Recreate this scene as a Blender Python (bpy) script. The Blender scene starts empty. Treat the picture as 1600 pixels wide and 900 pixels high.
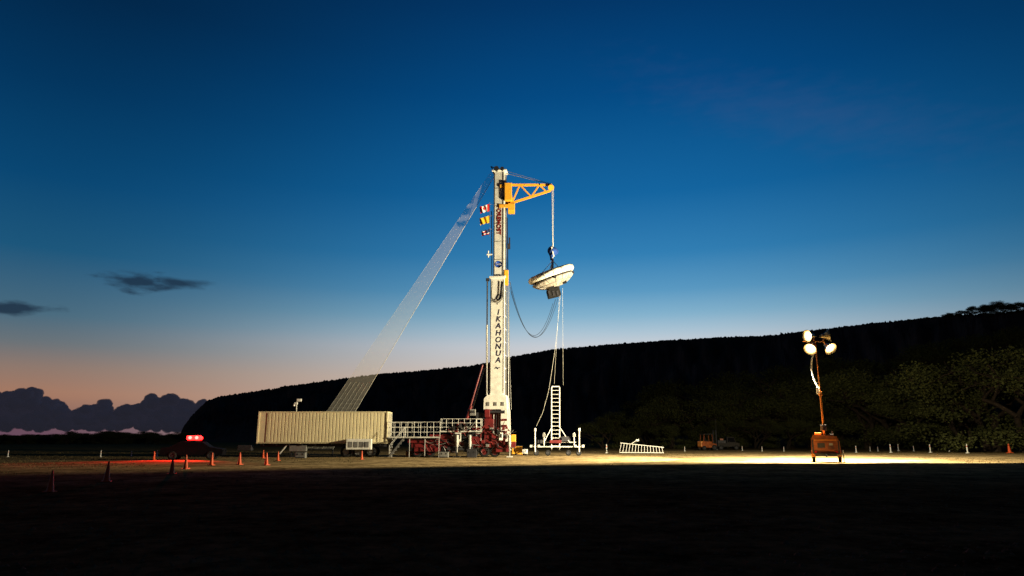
import bpy, bmesh, math, random
from mathutils import Vector, Matrix, noise
random.seed(7)
C = bpy.context.scene.collection
sc = bpy.context.scene
sc.view_settings.view_transform = 'Standard'
sc.view_settings.look = 'None'
sc.view_settings.exposure = 0

# ---------------------------------------------------------------- survey
HC = 1.7; F = 1066.7; PITCH = math.atan(235/F)
cp, sp = math.cos(PITCH), math.sin(PITCH)
def ray(u, v):
    up = 450-v
    return Vector((u-800, F*cp-up*sp, F*sp+up*cp))
def W(u, v, d):                       # point at distance d down range
    r = ray(u, v); k = d/r.y
    return Vector((r.x*k, d, HC+r.z*k))
def G(u, v):                          # ground point
    r = ray(u, v); k = -HC/r.z
    return Vector((r.x*k, r.y*k, 0))
def s2l(c):
    return tuple((x/255/12.92 if x/255 <= .04045 else ((x/255+.055)/1.055)**2.4) for x in c)

# ---------------------------------------------------------------- materials
def mat(name, col, rough=.6, metal=0, var=.25, scale=3, bump=0, emis=None, estr=0, spec=.4, alpha=None, soft=False):
    m = bpy.data.materials.new(name); m.use_nodes = True
    nt = m.node_tree; b = nt.nodes['Principled BSDF']
    b.inputs['Roughness'].default_value = rough
    b.inputs['Metallic'].default_value = metal
    b.inputs['Specular IOR Level'].default_value = spec
    tc = nt.nodes.new('ShaderNodeTexCoord')
    n = nt.nodes.new('ShaderNodeTexNoise'); n.inputs['Scale'].default_value = scale
    n.inputs['Detail'].default_value = 6; n.inputs['Roughness'].default_value = .65
    nt.links.new(tc.outputs['Object'], n.inputs['Vector'])
    r = nt.nodes.new('ShaderNodeValToRGB')
    r.color_ramp.elements[0].position = .35; r.color_ramp.elements[1].position = .65
    r.color_ramp.elements[0].color = tuple(c*(1-var) for c in col)+(1,)
    r.color_ramp.elements[1].color = tuple(min(1, c*(1+var*.5)) for c in col)+(1,)
    nt.links.new(n.outputs['Fac'], r.inputs['Fac'])
    nt.links.new(r.outputs['Color'], b.inputs['Base Color'])
    if bump:
        bp = nt.nodes.new('ShaderNodeBump'); bp.inputs['Strength'].default_value = bump
        bp.inputs['Distance'].default_value = .05
        nt.links.new(n.outputs['Fac'], bp.inputs['Height']); nt.links.new(bp.outputs['Normal'], b.inputs['Normal'])
    if emis:
        b.inputs['Emission Color'].default_value = tuple(emis)+(1,)
        b.inputs['Emission Strength'].default_value = estr
    if alpha is not None: b.inputs['Alpha'].default_value = alpha
    if soft:                                   # vapour thins out towards the rim of each billow
        lw = nt.nodes.new('ShaderNodeLayerWeight'); lw.inputs['Blend'].default_value = .5
        mr = nt.nodes.new('ShaderNodeMapRange'); mr.interpolation_type = 'SMOOTHSTEP'
        nt.links.new(lw.outputs['Facing'], mr.inputs['Value'])
        for k, x in zip(('From Min', 'From Max', 'To Min', 'To Max'), (.25, .90, 1, 0)): mr.inputs[k].default_value = x
        nt.links.new(mr.outputs['Result'], b.inputs['Alpha'])
    return m
white = mat('white_paint', (.70, .70, .65), .45, var=.18, scale=2)
offw = mat('worn_white_paint', (.46, .46, .42), .55, var=.35, scale=3)
cream = mat('cream_paint', (.72, .65, .42), .5, var=.10, scale=.8)
creamd = mat('cream_seam', (.42, .37, .23), .6, var=.2)
galv = mat('galvanised_steel', (.26, .26, .25), .45, .5, var=.3, scale=4)
redp = mat('red_paint', (.12, .009, .010), .45, var=.5, scale=2)
redd = mat('dark_red_lettering', (.22, .015, .015), .6, var=.1)
yel = mat('yellow_paint', (.75, .36, .03), .45, var=.15)
black = mat('black_rubber', (.014, .014, .014), .8, var=.4, scale=6, spec=.15)
dark = mat('dark_steel', (.035, .035, .04), .6, .2, var=.4, spec=.2)
navy = mat('navy_lettering', (.02, .02, .05), .6, var=.1)
blue = mat('blue_fabric', (.02, .06, .24), .8, var=.4, spec=.1)
orange = mat('orange_plastic', (.62, .085, .016), .5, var=.2, scale=8)
orangep = mat('orange_paint', (.62, .22, .03), .4, var=.25, scale=3)
brownp = mat('weathered_orange_paint', (.24, .062, .014), .5, var=.5, scale=2)
flred = mat('flag_red', (.65, .02, .02), .8, var=.1)
flwhite = mat('flag_white', (.8, .8, .8), .8, var=.05)
flyel = mat('flag_yellow', (.8, .45, .02), .8, var=.1)
flnavy = mat('flag_navy', (.02, .03, .12), .8, var=.1)
netm = mat('rope_fibre', (.60, .58, .50), .8, var=.1)
mesh_m = mat('fine_net_fabric', (.60, .58, .52), .9, var=.1, spec=0, alpha=.20)
carp = mat('dark_car_paint', (.005, .005, .007), .7, .0, var=.2, spec=.03)
glass = mat('dark_glass', (.004, .004, .006), .7, 0, var=.1, spec=.03)
lamp_e = mat('lamp_element', (.9, .8, .6), .3, emis=(1, .80, .45), estr=18)
lamp_g = mat('lamp_reflector_glow', (.9, .8, .6), .3, emis=(1, .52, .16), estr=1.5)
lamp_b = mat('lamp_housing', (.50, .42, .26), .35, .5, var=.3)
red_e = mat('red_beacon_lens', (.8, .02, .02), .3, emis=(1, .006, .005), estr=20)
redh_e = mat('red_beacon_core', (.8, .1, .1), .3, emis=(1, .05, .04), estr=16)
bark = mat('bark', (.030, .022, .016), .9, var=.4, scale=2, spec=.1)
leafm = mat('kiawe_leaves', (.050, .056, .019), .8, var=.35, scale=.4, spec=.03)
reflect = mat('white_reflective', (.8, .8, .74), .4, var=.05)
saucer_m = mat('white_fabric_shell', (.55, .53, .47), .7, var=.35, scale=2.2, bump=.8)
saucer_r = mat('white_inflated_rim', (.68, .66, .58), .6, var=.30, scale=2.5, bump=.6)
saucer_u = mat('mottled_underside_panels', (.34, .31, .26), .7, var=.6, scale=2.6, bump=.6)
truckp = mat('dark_truck_paint', (.022, .020, .018), .6, .2, spec=.1)
pebm = mat('pebble_stone', (.16, .10, .06), .9, var=.5, scale=.7, spec=.05)

# ---------------------------------------------------------------- mesh builder
class MB:
    def __init__(s, M=None):
        s.v = []; s.f = []; s.mi = []; s.sm = []; s.mats = []; s.M = M or Matrix.Identity(4)
    def _m(s, m):
        if m not in s.mats: s.mats.append(m)
        return s.mats.index(m)
    def add(s, vs, fs, m, smooth=False):
        o = len(s.v); k = s._m(m)
        s.v += [s.M @ Vector(p) for p in vs]
        for f in fs:
            s.f.append([o+i for i in f]); s.mi.append(k); s.sm.append(smooth)
    def box(s, c, d, m, rz=0, bevel=0, R=None):
        bm = bmesh.new(); bmesh.ops.create_cube(bm, size=1)
        for v in bm.verts: v.co = Vector((v.co.x*d[0], v.co.y*d[1], v.co.z*d[2]))
        if bevel: bmesh.ops.bevel(bm, geom=bm.edges[:], offset=bevel, segments=2, affect='EDGES', profile=.5)
        R = R or Matrix.Rotation(rz, 3, 'Z'); c = Vector(c)
        bm.verts.index_update()
        s.add([c+R@v.co for v in bm.verts], [[v.index for v in f.verts] for f in bm.faces], m); bm.free()
    def tube(s, a, b, r, m, r2=None, n=8):
        a = Vector(a); b = Vector(b); r2 = r if r2 is None else r2
        z = (b-a)
        if z.length < 1e-6: return
        z.normalize(); x = z.orthogonal().normalized(); y = z.cross(x)
        vs = []
        for p, q in ((a, r), (b, r2)):
            for i in range(n):
                t = 2*math.pi*i/n; vs.append(p+(x*math.cos(t)+y*math.sin(t))*q)
        fs = [[i, (i+1) % n, n+(i+1) % n, n+i] for i in range(n)]
        s.add(vs, fs, m, True); s.add(vs[:n], [list(range(n))[::-1]], m); s.add(vs[n:], [list(range(n))], m)
    def path(s, pts, r, m, n=5):
        for a, b in zip(pts, pts[1:]): s.tube(a, b, r, m, n=n)
    def beam(s, a, b, w, h, m):
        a = Vector(a); b = Vector(b); z = b-a; L = z.length; z.normalize()
        up = Vector((0, 1, 0)) if abs(z.y) < .9 else Vector((0, 0, 1))
        x = up.cross(z).normalized(); y = z.cross(x)
        R = Matrix((x, y, z)).transposed()
        s.box((a+b)/2, (w, h, L), m, R=R)
    def lathe(s, prof, m, n=32, X=None, smooth=True):
        X = X or Matrix.Identity(4); vs = []; fs = []
        for (r, z) in prof:
            for i in range(n):
                t = 2*math.pi*i/n; vs.append(X@Vector((r*math.cos(t), r*math.sin(t), z)))
        for j in range(len(prof)-1):
            for i in range(n):
                fs.append([j*n+i, j*n+(i+1) % n, (j+1)*n+(i+1) % n, (j+1)*n+i])
        s.add(vs, fs, m, smooth)
    def prism(s, prof, y0, y1, m):      # profile in xz, extruded along y
        n = len(prof)
        vs = [(p[0], y0, p[1]) for p in prof]+[(p[0], y1, p[1]) for p in prof]
        fs = [list(range(n)), list(range(n, 2*n))[::-1]]+[[i, n+i, n+(i+1) % n, (i+1) % n] for i in range(n)]
        s.add(vs, fs, m)
    def wheel(s, c, r, w, ax='y', hub=None):
        hub = hub or galv
        X = Matrix.Translation(c) @ (Matrix.Rotation(math.pi/2, 4, 'X') if ax == 'y' else Matrix.Rotation(math.pi/2, 4, 'Y'))
        h = w/2
        s.lathe([(r*.55, -h*.9), (r*.9, -h), (r, -h*.7), (r, h*.7), (r*.9, h), (r*.55, h*.9)], black, 24, X)
        s.lathe([(0.001, -h*.5), (r*.2, -h*.8), (r*.3, -h*.45), (r*.56, -h*.9)], hub, 20, X)
        s.lathe([(0.001, h*.5), (r*.2, h*.8), (r*.3, h*.45), (r*.56, h*.9)], hub, 20, X)
    def obj(s, name, parent=None, label=None, origin=None):
        o = Vector((0, 0, 0))
        if parent: o = Vector(worldloc[parent.name])
        if origin is not None: o = Vector(origin)
        me = bpy.data.meshes.new(name)
        me.from_pydata([tuple(p-o) for p in s.v], [], s.f)
        for m in s.mats: me.materials.append(m)
        me.polygons.foreach_set('material_index', s.mi); me.polygons.foreach_set('use_smooth', s.sm)
        me.validate(); me.update()
        ob = bpy.data.objects.new(name, me); C.objects.link(ob)
        if parent: ob.parent = parent
        if origin is not None: ob.location = origin
        worldloc[ob.name] = tuple(o)
        if label: ob['label'] = label
        return ob
worldloc = {}
def thing(name, label, cat, loc=(0, 0, 0), group=None):
    e = bpy.data.objects.new(name, None); e.location = loc; e.empty_display_size = .3
    C.objects.link(e); e['label'] = label; e['category'] = cat
    if group: e['group'] = group
    worldloc[e.name] = tuple(loc)
    return e
def tag(o, label, cat, group=None):
    o['label'] = label; o['category'] = cat
    if group: o['group'] = group
def clone(e, loc, rz=0, sc_=1.0, label=None):
    c = e.copy(); C.objects.link(c); c.location = loc; c.rotation_euler = (0, 0, rz)
    c.scale = (sc_,)*3 if not isinstance(sc_, tuple) else sc_
    if label: c['label'] = label
    for k in [o for o in bpy.data.objects if o.parent == e]:
        q = k.copy(); C.objects.link(q); q.parent = c
    return c
def text(body, size, m, name, parent, X, line=1.0, bold=.0, shear=0):
    cu = bpy.data.curves.new('t', 'FONT'); cu.body = body; cu.size = size; cu.align_x = 'CENTER'; cu.align_y = 'CENTER'
    cu.space_line = line; cu.extrude = .006; cu.offset = bold; cu.shear = shear
    t = bpy.data.objects.new('t', cu); C.objects.link(t)
    dg = bpy.context.evaluated_depsgraph_get(); dg.update()
    me = bpy.data.meshes.new_from_object(t.evaluated_get(dg)); me.name = name
    bpy.data.objects.remove(t); me.materials.clear(); me.materials.append(m)
    me.transform(X); me.transform(Matrix.Translation(-Vector(worldloc[parent.name])))
    o = bpy.data.objects.new(name, me); C.objects.link(o); o.parent = parent
    return o

# ---------------------------------------------------------------- world
w = bpy.data.worlds.new('World'); sc.world = w; w.use_nodes = True
nt = w.node_tree; nt.nodes.clear(); N = nt.nodes.new; Lk = nt.links.new
def math_(op, a, b=None, c=None, clamp=False):
    n = N('ShaderNodeMath'); n.operation = op; n.use_clamp = clamp
    for i, x in enumerate((a, b, c)):
        if x is None: continue
        if isinstance(x, (int, float)): n.inputs[i].default_value = x
        else: Lk(x, n.inputs[i])
    return n.outputs[0]
def mapr(v, a, b, c, d, smooth=True):
    n = N('ShaderNodeMapRange'); n.interpolation_type = 'SMOOTHSTEP' if smooth else 'LINEAR'
    Lk(v, n.inputs['Value'])
    for k, x in zip(('From Min', 'From Max', 'To Min', 'To Max'), (a, b, c, d)): n.inputs[k].default_value = x
    return n.outputs['Result']
tc = N('ShaderNodeTexCoord'); sx = N('ShaderNodeSeparateXYZ'); Lk(tc.outputs['Generated'], sx.inputs[0])
el = math_('MULTIPLY', math_('ARCSINE', sx.outputs['Z']), 57.2958)
az = math_('MULTIPLY', math_('ARCTAN2', sx.outputs['X'], sx.outputs['Y']), 57.2958)
def ramp(stops, f):
    r = N('ShaderNodeValToRGB'); cr = r.color_ramp; cr.interpolation = 'LINEAR'
    while len(cr.elements) < len(stops): cr.elements.new(.5)
    for i, (p, c) in enumerate(stops):
        cr.elements[i].position = p/90; cr.elements[i].color = s2l(c)+(1,)
    Lk(f, r.inputs['Fac']); return r.outputs['Color']
ef = math_('DIVIDE', el, 90, clamp=True)
sunr = ramp([(0, (215, 190, 170)), (5, (216, 200, 188)), (7.5, (200, 205, 212)), (8.6, (172, 196, 212)), (10, (132, 178, 205)), (12, (90, 153, 194)),
             (15, (50, 127, 180)), (20, (20, 101, 160)), (28, (4, 74, 131)), (35, (3, 54, 103)), (50, (2, 20, 44)), (90, (12, 11, 12))], ef)
awr = ramp([(0, (104, 74, 92)), (.7, (104, 74, 88)), (1.0, (126, 94, 90)), (3, (164, 120, 98)), (4.8, (142, 120, 109)), (6.5, (105, 114, 120)),
            (8.5, (72, 106, 126)), (13, (28, 86, 123)), (18, (9, 70, 114)), (24.5, (3, 53, 94)), (31, (2, 38, 72)), (50, (1, 13, 30)), (90, (12, 10, 10))], ef)
dif = math_('ABSOLUTE', math_('SUBTRACT', az, 9))
fa = mapr(dif, 2, 46, 0, 1)
mx = N('ShaderNodeMix'); mx.data_type = 'RGBA'; Lk(fa, mx.inputs['Factor']); Lk(sunr, mx.inputs['A']); Lk(awr, mx.inputs['B'])
skyc = mx.outputs['Result']
cv = N('ShaderNodeCombineXYZ'); Lk(math_('MULTIPLY', az, .45), cv.inputs[0]); Lk(math_('MULTIPLY', el, 1.3), cv.inputs[1])
nz = N('ShaderNodeTexNoise'); nz.inputs['Scale'].default_value = 1.0; nz.inputs['Detail'].default_value = 6; Lk(cv.outputs[0], nz.inputs['Vector'])
def wisp(a, e, wa, we, tilt=0, k=1.7, lo=.0, hi=.8):
    dx = math_('SUBTRACT', az, a); dy = math_('SUBTRACT', math_('SUBTRACT', el, e), math_('MULTIPLY', dx, tilt))
    q = math_('SQRT', math_('ADD', math_('POWER', math_('ABSOLUTE', math_('DIVIDE', dx, wa)), 2), math_('POWER', math_('ABSOLUTE', math_('DIVIDE', dy, we)), 2)))
    return mapr(math_('ADD', math_('SUBTRACT', 1, q), math_('MULTIPLY', math_('SUBTRACT', nz.outputs['Fac'], .5), k)), lo, hi, 0, 1)
cm = math_('MAXIMUM', math_('MAXIMUM', wisp(-29.4, 11.35, 2.7, .85, -.02, 2.4), wisp(-26.4, 11.5, 2.4, .55, .0, 1.6)), wisp(-36.8, 8.6, 3.0, .55, .10, 2.0))
mx2 = N('ShaderNodeMix'); mx2.data_type = 'RGBA'; Lk(math_('MULTIPLY', cm, .85), mx2.inputs['Factor']); Lk(skyc, mx2.inputs['A'])
mx2.inputs['B'].default_value = s2l((26, 42, 62))+(1,)
streak = math_('MULTIPLY', wisp(25, 24.5, 17, 3.2, -.33, 1.5, -.2, 1.6), .16)
mx3 = N('ShaderNodeMix'); mx3.data_type = 'RGBA'; Lk(streak, mx3.inputs['Factor']); Lk(mx2.outputs['Result'], mx3.inputs['A'])
mx3.inputs['B'].default_value = s2l((80, 88, 130))+(1,)
beh = mapr(dif, 48, 130, 1, .30)
bel = mapr(el, -6, -1, .12, 1)
grade = math_('MULTIPLY', beh, bel)
bg = N('ShaderNodeBackground'); Lk(mx3.outputs['Result'], bg.inputs['Color']); Lk(grade, bg.inputs['Strength'])
st = N('ShaderNodeTexSky'); st.sky_type = 'NISHITA'; st.sun_disc = False
st.sun_elevation = math.radians(-5); st.sun_rotation = math.radians(9)
bg2 = N('ShaderNodeBackground'); Lk(st.outputs[0], bg2.inputs['Color']); bg2.inputs['Strength'].default_value = .01
ad = N('ShaderNodeAddShader'); Lk(bg.outputs[0], ad.inputs[0]); Lk(bg2.outputs[0], ad.inputs[1])
ow = N('ShaderNodeOutputWorld'); Lk(ad.outputs[0], ow.inputs[0])

# ---------------------------------------------------------------- ground
gm = bpy.data.materials.new('dirt_and_grass'); gm.use_nodes = True
t = gm.node_tree; b = t.nodes['Principled BSDF']; b.inputs['Roughness'].default_value = 1; b.inputs['Specular IOR Level'].default_value = 0
tcg = t.nodes.new('ShaderNodeTexCoord')
def nse(scale, detail=8, rough=.65):
    n = t.nodes.new('ShaderNodeTexNoise'); n.inputs['Scale'].default_value = scale; n.inputs['Detail'].default_value = detail
    n.inputs['Roughness'].default_value = rough; t.links.new(tcg.outputs['Object'], n.inputs['Vector']); return n
n1 = nse(.05); n2 = nse(1.8, 10, .75); n3 = nse(9, 4); n4 = nse(.35, 5)
sxyz = t.nodes.new('ShaderNodeSeparateXYZ'); t.links.new(tcg.outputs['Object'], sxyz.inputs[0])
def gmath(op, a, b_=None):
    n = t.nodes.new('ShaderNodeMath'); n.operation = op
    for i, x in enumerate((a, b_)):
        if x is None: continue
        if isinstance(x, (int, float)): n.inputs[i].default_value = x
        else: t.links.new(x, n.inputs[i])
    return n.outputs[0]
def gmix(f, a, b_, blend='MIX'):
    m_ = t.nodes.new('ShaderNodeMix'); m_.data_type = 'RGBA'; m_.blend_type = blend
    for s_, x in (('Factor', f), ('A', a), ('B', b_)):
        if isinstance(x, (int, float, tuple)): m_.inputs[s_].default_value = x
        else: t.links.new(x, m_.inputs[s_])
    return m_.outputs['Result']
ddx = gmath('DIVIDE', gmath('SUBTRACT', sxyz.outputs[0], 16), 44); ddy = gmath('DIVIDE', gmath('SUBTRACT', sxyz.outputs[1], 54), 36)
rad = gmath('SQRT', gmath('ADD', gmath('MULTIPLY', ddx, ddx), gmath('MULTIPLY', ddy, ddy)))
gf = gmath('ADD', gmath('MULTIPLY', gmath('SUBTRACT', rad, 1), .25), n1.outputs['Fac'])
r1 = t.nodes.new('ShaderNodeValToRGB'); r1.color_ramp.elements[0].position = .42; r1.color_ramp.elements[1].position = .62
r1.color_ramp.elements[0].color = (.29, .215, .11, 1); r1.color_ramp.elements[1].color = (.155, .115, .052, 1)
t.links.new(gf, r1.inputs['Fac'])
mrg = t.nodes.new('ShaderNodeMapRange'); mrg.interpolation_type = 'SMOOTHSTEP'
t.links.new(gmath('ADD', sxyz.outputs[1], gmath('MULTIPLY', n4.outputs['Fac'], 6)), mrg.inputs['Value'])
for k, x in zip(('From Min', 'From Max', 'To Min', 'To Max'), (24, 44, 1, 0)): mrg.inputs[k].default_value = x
base_c = gmix(mrg.outputs['Result'], r1.outputs['Color'], (.20, .080, .034, 1))  # near soil coloured darker and browner to deepen the unlit foreground, offsetting blue skylight
r2 = t.nodes.new('ShaderNodeValToRGB'); r2.color_ramp.elements[0].position = .40; r2.color_ramp.elements[1].position = .60
r2.color_ramp.elements[0].color = (.22, .20, .18, 1); r2.color_ramp.elements[1].color = (1.5, 1.5, 1.5, 1)
t.links.new(gmath('ADD', gmath('MULTIPLY', n2.outputs['Fac'], .6), gmath('MULTIPLY', n4.outputs['Fac'], .4)), r2.inputs['Fac'])
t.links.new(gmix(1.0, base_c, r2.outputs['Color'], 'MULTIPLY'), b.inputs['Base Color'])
bp = t.nodes.new('ShaderNodeBump'); bp.inputs['Strength'].default_value = .22; bp.inputs['Distance'].default_value = .10
t.links.new(gmath('ADD', n2.outputs['Fac'], n3.outputs['Fac']), bp.inputs['Height']); t.links.new(bp.outputs['Normal'], b.inputs['Normal'])
g = MB(); S = 6000
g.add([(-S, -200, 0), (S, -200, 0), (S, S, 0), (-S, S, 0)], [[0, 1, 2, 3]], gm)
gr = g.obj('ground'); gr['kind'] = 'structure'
pb = MB(); vs = []; fs = []
rp = random.Random(2)
for i in range(11000):
    y = 4+rp.random()**1.6*40; x = rp.uniform(-.9, .9)*y; r = rp.uniform(.012, .045)*(1 if rp.random() < .95 else 1.8); k = len(vs)
    for j in range(5):
        t_ = j*1.2566+rp.uniform(-.3, .3); vs.append((x+math.cos(t_)*r, y+math.sin(t_)*r, -.002))
    vs.append((x+rp.uniform(-.3, .3)*r, y+rp.uniform(-.3, .3)*r, r*rp.uniform(.5, .9)))
    fs += [[k+j, k+(j+1) % 5, k+5] for j in range(5)]
pb.add(vs, fs, pebm); po_ = pb.obj('gravel'); po_['kind'] = 'stuff'

# ---------------------------------------------------------------- hill
prof = [(236, 712), (258, 700), (276, 690), (288, 664), (303, 646), (322, 627), (345, 619), (400, 611), (455, 602), (530, 592), (600, 583), (680, 577),
        (745, 570), (800, 557), (860, 546), (950, 538), (1050, 531), (1120, 527), (1200, 524), (1250, 518), (1300, 512), (1380, 503), (1450, 496),
        (1500, 491), (1560, 489), (1600, 484), (1800, 470), (2300, 440)]
ptab = []
for u, v in prof:
    r = ray(u, v); ptab.append((math.degrees(math.atan2(r.x, r.y)), r.z/math.hypot(r.x, r.y)))
def tanel(a):
    if a <= ptab[0][0]: return ptab[0][1]
    for (a0, t0), (a1, t1) in zip(ptab, ptab[1:]):
        if a <= a1: return t0+(t1-t0)*(a-a0)/(a1-a0)
    return ptab[-1][1]
def Rd(a): return 800+(a+27)*(290-800)/63 if a < 36 else 290
def hill(a, rr):
    R = Rd(a); zr = max(0, HC+R*tanel(a)); s = (rr-.42*R)/(.58*R)
    if s <= 0: return -.3
    z = zr*(s**1.25) if s < 1 else zr*max(0, 1-(s-1)*.9)
    z += noise.noise(Vector((a*1.1, rr*.012, 3)))*zr*.10*min(1, s*3)*(1 if s < .85 else max(0, (1-s)/.15))
    return z-.3*(1-min(1, s*8))
h = MB(); vs = []; fs = []
a0 = ptab[0][0]; na = 2200; nr = 46; a1 = 62
for i in range(na+1):
    a = a0+(a1-a0)*i/na; R = Rd(a)
    for j in range(nr+1):
        s = .41+.59*(j/34) if j <= 34 else 1+(j-34)*.07
        rr = R*s; z = hill(a, rr)
        if j > 2:
            k = min(1, z/12)
            amp = .6+.8*max(0, noise.noise(Vector((a*.8, 1, 9)))+.3)
            z += k*amp*R*.0020*(noise.noise(Vector((a*5, j*1.7, 0)))+.6*noise.noise(Vector((a*14, j*2.3, 5)))+.5*noise.noise(Vector((a*33, j*3.1, 8))))
        ar = math.radians(a); vs.append((rr*math.sin(ar), rr*math.cos(ar), z))
for i in range(na):
    for j in range(nr):
        k = i*(nr+1)+j; fs.append([k, k+1, k+nr+2, k+nr+1])
hm = mat('scrub_hillside', (.11, .066, .052), 1, var=.4, scale=.02, spec=0)
h.add(vs, fs, hm, True); ho = h.obj('hill'); ho['kind'] = 'structure'

# ---------------------------------------------------------------- cloud bank
cm_ = mat('cloud_vapour', (.22, .21, .25), 1, var=.1, scale=.004, spec=0, emis=(.46, .46, .72), estr=.030, soft=True)  # faint bluish emission stands in for airlight haze in front of the clouds
cb = MB(); D = 3200
tops = [(-220, 600), (-120, 622), (-60, 610), (0, 618), (25, 612), (48, 609), (72, 622), (95, 634), (118, 641), (140, 635), (160, 631), (182, 643), (205, 634), (225, 628), (245, 619), (270, 619), (290, 628), (315, 630), (340, 634), (400, 640)]
bmt = bmesh.new(); bmesh.ops.create_icosphere(bmt, subdivisions=3, radius=1)
iv = [v.co.copy() for v in bmt.verts]; ifa = [[v.index for v in f.verts] for f in bmt.faces]; bmt.free()
def blob(c, r, sq=.85):
    o = Vector((random.random()*50,)*3)
    cb.add([Vector(c)+Vector((p.x, p.y, p.z*sq))*r*(1+.18*noise.fractal(p*1.4+o, .6, 2.0, 3)) for p in iv], ifa, cm_, True)
for i in range(len(tops)-1):
    for k in range(6):
        f = k/6; u = tops[i][0]*(1-f)+tops[i+1][0]*f; v = tops[i][1]*(1-f)+tops[i+1][1]*f
        yy = v+random.uniform(1, 11)
        while yy < 668:
            r = random.uniform(6, 13)*D/1090
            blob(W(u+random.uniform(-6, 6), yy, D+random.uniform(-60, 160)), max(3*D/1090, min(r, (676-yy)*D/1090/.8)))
            yy += 10
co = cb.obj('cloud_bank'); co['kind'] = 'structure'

# ---------------------------------------------------------------- trees
def make_tree(seed, spread=1.0, leaves=16000):
    rnd = random.Random(seed); tm = MB(); cmn = MB(); tips = []
    def grow(p, d, L, r, lvl):
        n = 3; q = p.copy(); dd = d.copy()
        for i in range(n):
            dd = (dd+Vector((rnd.uniform(-.25, .25), rnd.uniform(-.25, .25), rnd.uniform(-.14, .14)))).normalized()
            q2 = q+dd*L/n; tm.tube(q, q2, r*(1-.25*i/n), bark, r*(1-.25*(i+1)/n), n=6); q = q2
        if lvl >= 2: tips.append(q.copy())
        if lvl < 4:
            for k in range(rnd.choice((2, 3, 3))):
                t_ = rnd.uniform(0, 6.28); nd = (dd*.6+Vector((math.cos(t_)*spread, math.sin(t_)*spread, rnd.uniform(-.1, .6)))).normalized()
                grow(q, nd, L*rnd.uniform(.66, .88), r*.6, lvl+1)
    for _ in range(rnd.choice((2, 3))):
        grow(Vector((rnd.uniform(-.3, .3), rnd.uniform(-.3, .3), -.2)), Vector((rnd.uniform(-.4, .4), rnd.uniform(-.4, .4), 1)).normalized(), 1.7, .17, 0)
    tips[:] = [p for p in tips if p.z > .6]
    clumps = rnd.sample(tips, min(34, len(tips)))
    clumps = [(c, rnd.uniform(.4, 1.05)) for c in clumps]
    for i in range(9):
        t_ = rnd.uniform(0, 6.28); rr_ = rnd.uniform(1.6, 3.0); clumps.append((Vector((math.cos(t_)*rr_, math.sin(t_)*rr_, rnd.uniform(.4, 1.8))), rnd.uniform(.5, .9)))
    vs = []; fs = []; wts = [c[1]**2 for c in clumps]
    picks = rnd.choices(clumps, wts, k=leaves)
    for c, R in picks:
        dv = Vector((rnd.gauss(0, 1), rnd.gauss(0, 1), rnd.gauss(0, 1))).normalized()*R*rnd.uniform(.25, 1.2)
        p = c+Vector((dv.x, dv.y, dv.z*.45))
        if p.z < .05: continue
        a = Vector((rnd.gauss(0, 1), rnd.gauss(0, 1), rnd.gauss(0, .4))).normalized()*rnd.uniform(.035, .08)
        b_ = a.cross(Vector((rnd.gauss(0, 1), rnd.gauss(0, 1), rnd.gauss(0, 1)))).normalized()*rnd.uniform(.025, .05)
        k = len(vs); vs += [p-a, p+b_, p+a, p-b_]; fs.append([k, k+1, k+2, k+3])
    H = max(v.z for v in vs)
    cmn.add(vs, fs, leafm)
    sc1 = 10/H
    for m_ in (tm, cmn): m_.v = [v*sc1 for v in m_.v]
    return tm, cmn
bases = [make_tree(sd, 1.1 if sd != 27 else .85) for sd in (3, 11, 27, 42)]
tp = {}
def place_tree(idx, loc, rz, s, label):
    if idx not in tp:
        e = thing('kiawe_tree', label, 'tree', (0, 0, 0), 'trees along the foot of the hill')
        bases[idx][0].obj('trunk', e); bases[idx][1].obj('crown', e)
        tp[idx] = e; e.location = loc; e.rotation_euler = (0, 0, rz); e.scale = (s, s, s) if not isinstance(s, tuple) else s
        return e
    return clone(tp[idx], loc, rz, s, label)
def gz(x, y):
    return max(0, hill(math.degrees(math.atan2(x, y)), math.hypot(x, y)))
row = [(968, 640, 128), (1010, 628, 124), (1048, 632, 130), (1085, 615, 128), (1128, 622, 124), (1160, 606, 130), (1200, 598, 132), (1240, 610, 124), (1278, 588, 126),
       (1320, 604, 120), (1358, 582, 114), (1400, 572, 112), (1440, 606, 104), (1476, 580, 106), (1512, 600, 94), (1556, 545, 90), (1612, 534, 86), (1665, 535, 90), (1720, 540, 100),
       (1100, 588, 160), (1180, 575, 165), (1260, 566, 165), (1330, 555, 160), (1400, 542, 165), (1470, 530, 160), (1530, 522, 160), (1600, 512, 150), (1665, 505, 150), (1030, 600, 165)]
for k in range(15):
    row.append((955+k*46+random.uniform(-14, 14), random.uniform(640, 664), random.uniform(116, 124)))
for i, (u, v, d) in enumerate(row):
    p = W(u, 700, d); top = W(u, v, d).z; z = gz(p.x, p.y)
    s = max(.25, (top-z)/10)
    hz = s*1.0 if s > .4 else s*1.5
    place_tree(i % 4, (p.x, p.y, z-.1), random.uniform(0, 6.28), (hz, hz, s),
               'low scrubby kiawe tree at edge of field' if s < .45 else ('feathery green kiawe tree at edge of field' if d < 135 else 'dark kiawe tree on the lower hillside'))
ridge = [(1380, 1.8), (1402, 2.2), (1425, 2.0), (1447, 2.6), (1462, 2.2), (1478, 3.2), (1490, 3.0), (1506, 3.6), (1518, 3.4), (1532, 5.2), (1545, 6.0), (1558, 6.6), (1572, 5.6), (1586, 4.8), (1600, 5.0), (1614, 5.4), (1630, 6)]
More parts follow.
